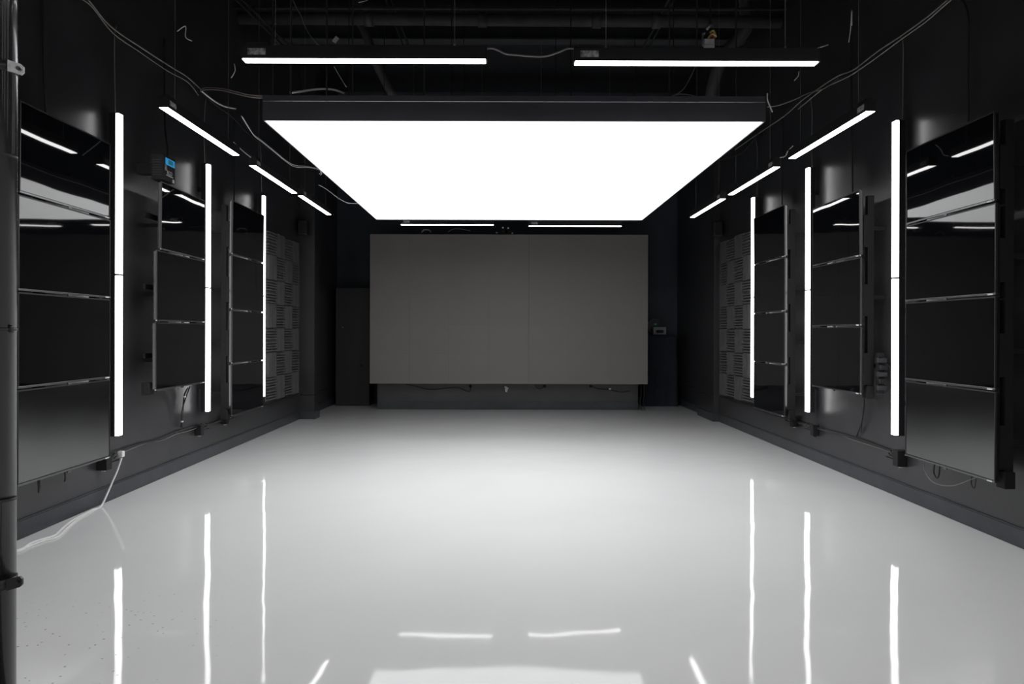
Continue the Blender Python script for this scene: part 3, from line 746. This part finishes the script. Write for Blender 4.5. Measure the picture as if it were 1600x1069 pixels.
# low cable runs with sockets
ZLOW = .36
def lowrun(X, y0, y1, label, n=14, mat='cable_b', r=.007, dz=0):
    pts = [Vector((X, y0+(y1-y0)*i/n, ZLOW+dz+random.uniform(-.012, .010))) for i in range(n+1)]
    hang(pts, label, r, mat)
lowrun(WL+.02, 5.45, 10.5, 'black cable run low along the left wall, upper strand')
lowrun(WL+.015, 5.45, 8.2, 'thinner grey cable run low along the left wall, lower strand', 10, 'cable_g', .003, -.016)
lowrun(WR-.02, 5.5, 10.3, 'black cable run low along the right wall, upper strand')
lowrun(WR-.015, 5.5, 8.4, 'thinner grey cable run low along the right wall, lower strand', 10, 'cable_g', .003, -.018)
lowrun(PLX+.012, 10.55, 10.78, 'short cable across the side of the left pilaster', 4)
hang([(WL+.02, 10.51, .36), (-2.9, 10.515, .355), (PLX+.01, 10.515, .36)], 'short cable across the front of the left pilaster', .006)
lowrun(PRX-.012, 10.4, 11.1, 'short cable across the side of the right pilaster', 6)
hang([(WL+.02, 10.85, .37), (WL+.03, 11.6, .33), (WL+.02, 12.6, .35)], 'black cable low on the left wall beyond the pilaster', .006)
hang([(WR-.02, 11.3, .37), (WR-.03, 11.8, .40), (WR-.02, 12.6, .34)], 'black cable low on the right wall beyond the pilaster', .006)
def socket(loc, s, label, big=1.0, white=True):
    o = thing('power_socket', label, 'socket', loc)
    MB().box((0, -.045*big, 0), (s*.075*big, .03*big, .125*big), bev=.004).build('housing', M['matte'], o)
    MB().box((s*.01, .03*big, .02), (s*.06, .035*big, .10*big)).build('face_plate', M['rail'], o)
    MB().box((s*.02, -.02, -.012), (s*.045, .005, 0), bev=.003).build('white_foot' if white else 'foot', M['mark' if white else 'rail'], o)
    for k in range(3):
        MB().tube([(s*.03, .03, .11-.02*k), (s*(.07+.01*k), .06+.02*k, .12-.03*k), (s*.04, .10, .08-.02*k), (s*.02, .05, .02)], .004, 6).build('plug_lead', M['cable_b'], o, smooth=True)
socket((WL, 5.33, .26), 1, 'black wall socket box with a white plug beside the nearest left television stack')
socket((WL, 7.00, .275), 1, 'black wall socket box under the middle left light tube', .85)
socket((WL, 7.65, .30), 1, 'black wall socket box under the farthest left television stack', .8)
socket((WR, 5.58, .255), -1, 'black wall socket box under the nearest right light tube')
socket((WR, 7.12, .27), -1, 'black wall socket box under the middle right light tube', .85, False)
socket((WR, 7.62, .29), -1, 'black wall socket box under the farthest right television stack', .9)
# cords under the televisions
def under(label, a, dz, ox=.02, mat='cable_b', r=.004):
    a = Vector(a)
    hang([a, a+Vector((0, .01, -dz*.7)), a+Vector((0, ox*.5, -dz)), a+Vector((0, ox, -dz*.7)), a+Vector((0, ox*.8, -.005))], label, r, mat, cat='cable')
under('small black cable loop under the nearest left stack, nearer one', (-2.82, 4.34, .41), .10)
under('small black cable loop under the nearest left stack, farther one', (-2.83, 4.62, .41), .09, .01)
under('small black cable loop under the nearest right stack', (2.96, 4.86, .41), .11, .07, r=.005)
hang([(2.96, 5.03, .40), (2.95, 5.02, .33), (2.94, 4.90, .27), (2.94, 4.70, .29), (2.95, 4.52, .37), (2.96, 4.45, .40)], 'long thin grey wire drooping under the nearest right stack', .003, 'cable_g')
under('tiny black cable loop near the lower corner of the nearest right stack', (2.97, 4.50, .41), .10, .05, r=.003)
hang([W(294,606,-2.95), W(288,618,-2.97), W(286,640,-2.97), W(283,668,-2.97)], 'tied black cords hanging from the middle left television stack, nearer strand', .007)
hang([W(297,604,-2.92), W(291,620,-2.95), W(284,645,-2.97), W(285,668,-2.97)], 'tied black cords hanging from the middle left television stack, farther strand', .006)
for k, (px, py) in enumerate(((288, 620), (284, 659))):
    q = W(px, py, -2.955); tagbox('cable_tie', ('upper' if k == 0 else 'lower') + ' white tie around the cords under the middle left stack', 'tie', (q.x-.004, q.y-.012, q.z-.006), (q.x+.010, q.y+.016, q.z+.006), M['mark'])
hang([W(1347,612,3.0), W(1350,630,3.07), W(1346,660,3.09), W(1338,682,3.10)], 'black cords hanging from the middle right television stack, nearer strand', .007)
hang([W(1352,560,3.02), W(1351,600,3.03), W(1348,640,3.08), W(1345,676,3.10)], 'black cords hanging from the middle right television stack, farther strand', .006)
pb = thing('power_strip', 'black power strip with bulky plugs on the edge of the middle right stack', 'power strip', (3.04, 5.79, .80))
MB().box((-.025, -.02, 0), (.025, .02, .33), bev=.004).build('strip_body', M['matte'], pb)
for k in range(5):
    MB().box((-.045+.012*(k % 2), -.05-.006*k % .02, .03+.055*k), (.03, -.018, .068+.055*k), bev=.005).build('plug', M['black' if k % 2 else 'cabinet'], pb)
MB().tube([(.02, -.04, .25), (.06, -.05, .2), (.07, -.03, .1), (.05, -.04, .02), (.01, -.02, .0)], .006, 6).build('plug_lead', M['cable_b'], pb, smooth=True)
hang([W(349,640,-2.9), W(350,600,-2.93), W(352,520,-2.94), W(351,420,-2.94)], 'black cord along the near side of the farthest left stack', .006)
hang([W(1240,660,3.07), W(1235,645,3.04), W(1234,600,3.0), W(1233,500,3.0), W(1232,380,3.0)], 'black cord along the near side of the farthest right stack', .006)

# white extension cord from the left socket over the baseboard onto the floor
XC = WL + .10
pw = thing('extension_cord', 'white extension cord from the left wall socket trailing across the floor', 'cord', (XC, 5.36, .33))
def wl(x, y, X): return W(x, y, X) - pw.location
def fl(x, y):
    u, v = x - VX, y - VY; u, v = u + ROLL*v, v - ROLL*u
    Y = (CH-.006)*FP/v; return Vector((u*Y/FP, Y, .006)) - pw.location
pts = [wl(190,716,XC), wl(183,736,XC-.02), wl(176,752,XC-.04), wl(170,766,XC-.05), fl(158,791), fl(145,797), fl(127,806), fl(108,817), fl(94,829), fl(85,837), fl(66,843), fl(48,849), fl(34,858), fl(12,864), fl(-20,870)]
MB().tube(pts, .007, 8, 0, 5).build('cord', M['cable_w'], pw, smooth=True)
pts2 = [fl(140,801), fl(120,812), fl(104,826), fl(90,839), fl(70,845), fl(50,852), fl(30,861), fl(0,868)]
MB().tube(pts2, .006, 8, 0, 5).build('second_strand', M['cable_w'], pw, smooth=True)
q = wl(191, 712, XC)
mb = MB().box((q.x-.03, q.y-.018, q.z-.012), (q.x+.012, q.y+.02, q.z+.035), bev=.008); mb.build('plug', M['cable_w'], pw)
MB().cyl((q.x-.05, q.y, q.z+.012), (q.x-.03, q.y, q.z+.012), .006, 8).build('plug_pins', M['galv'], pw)
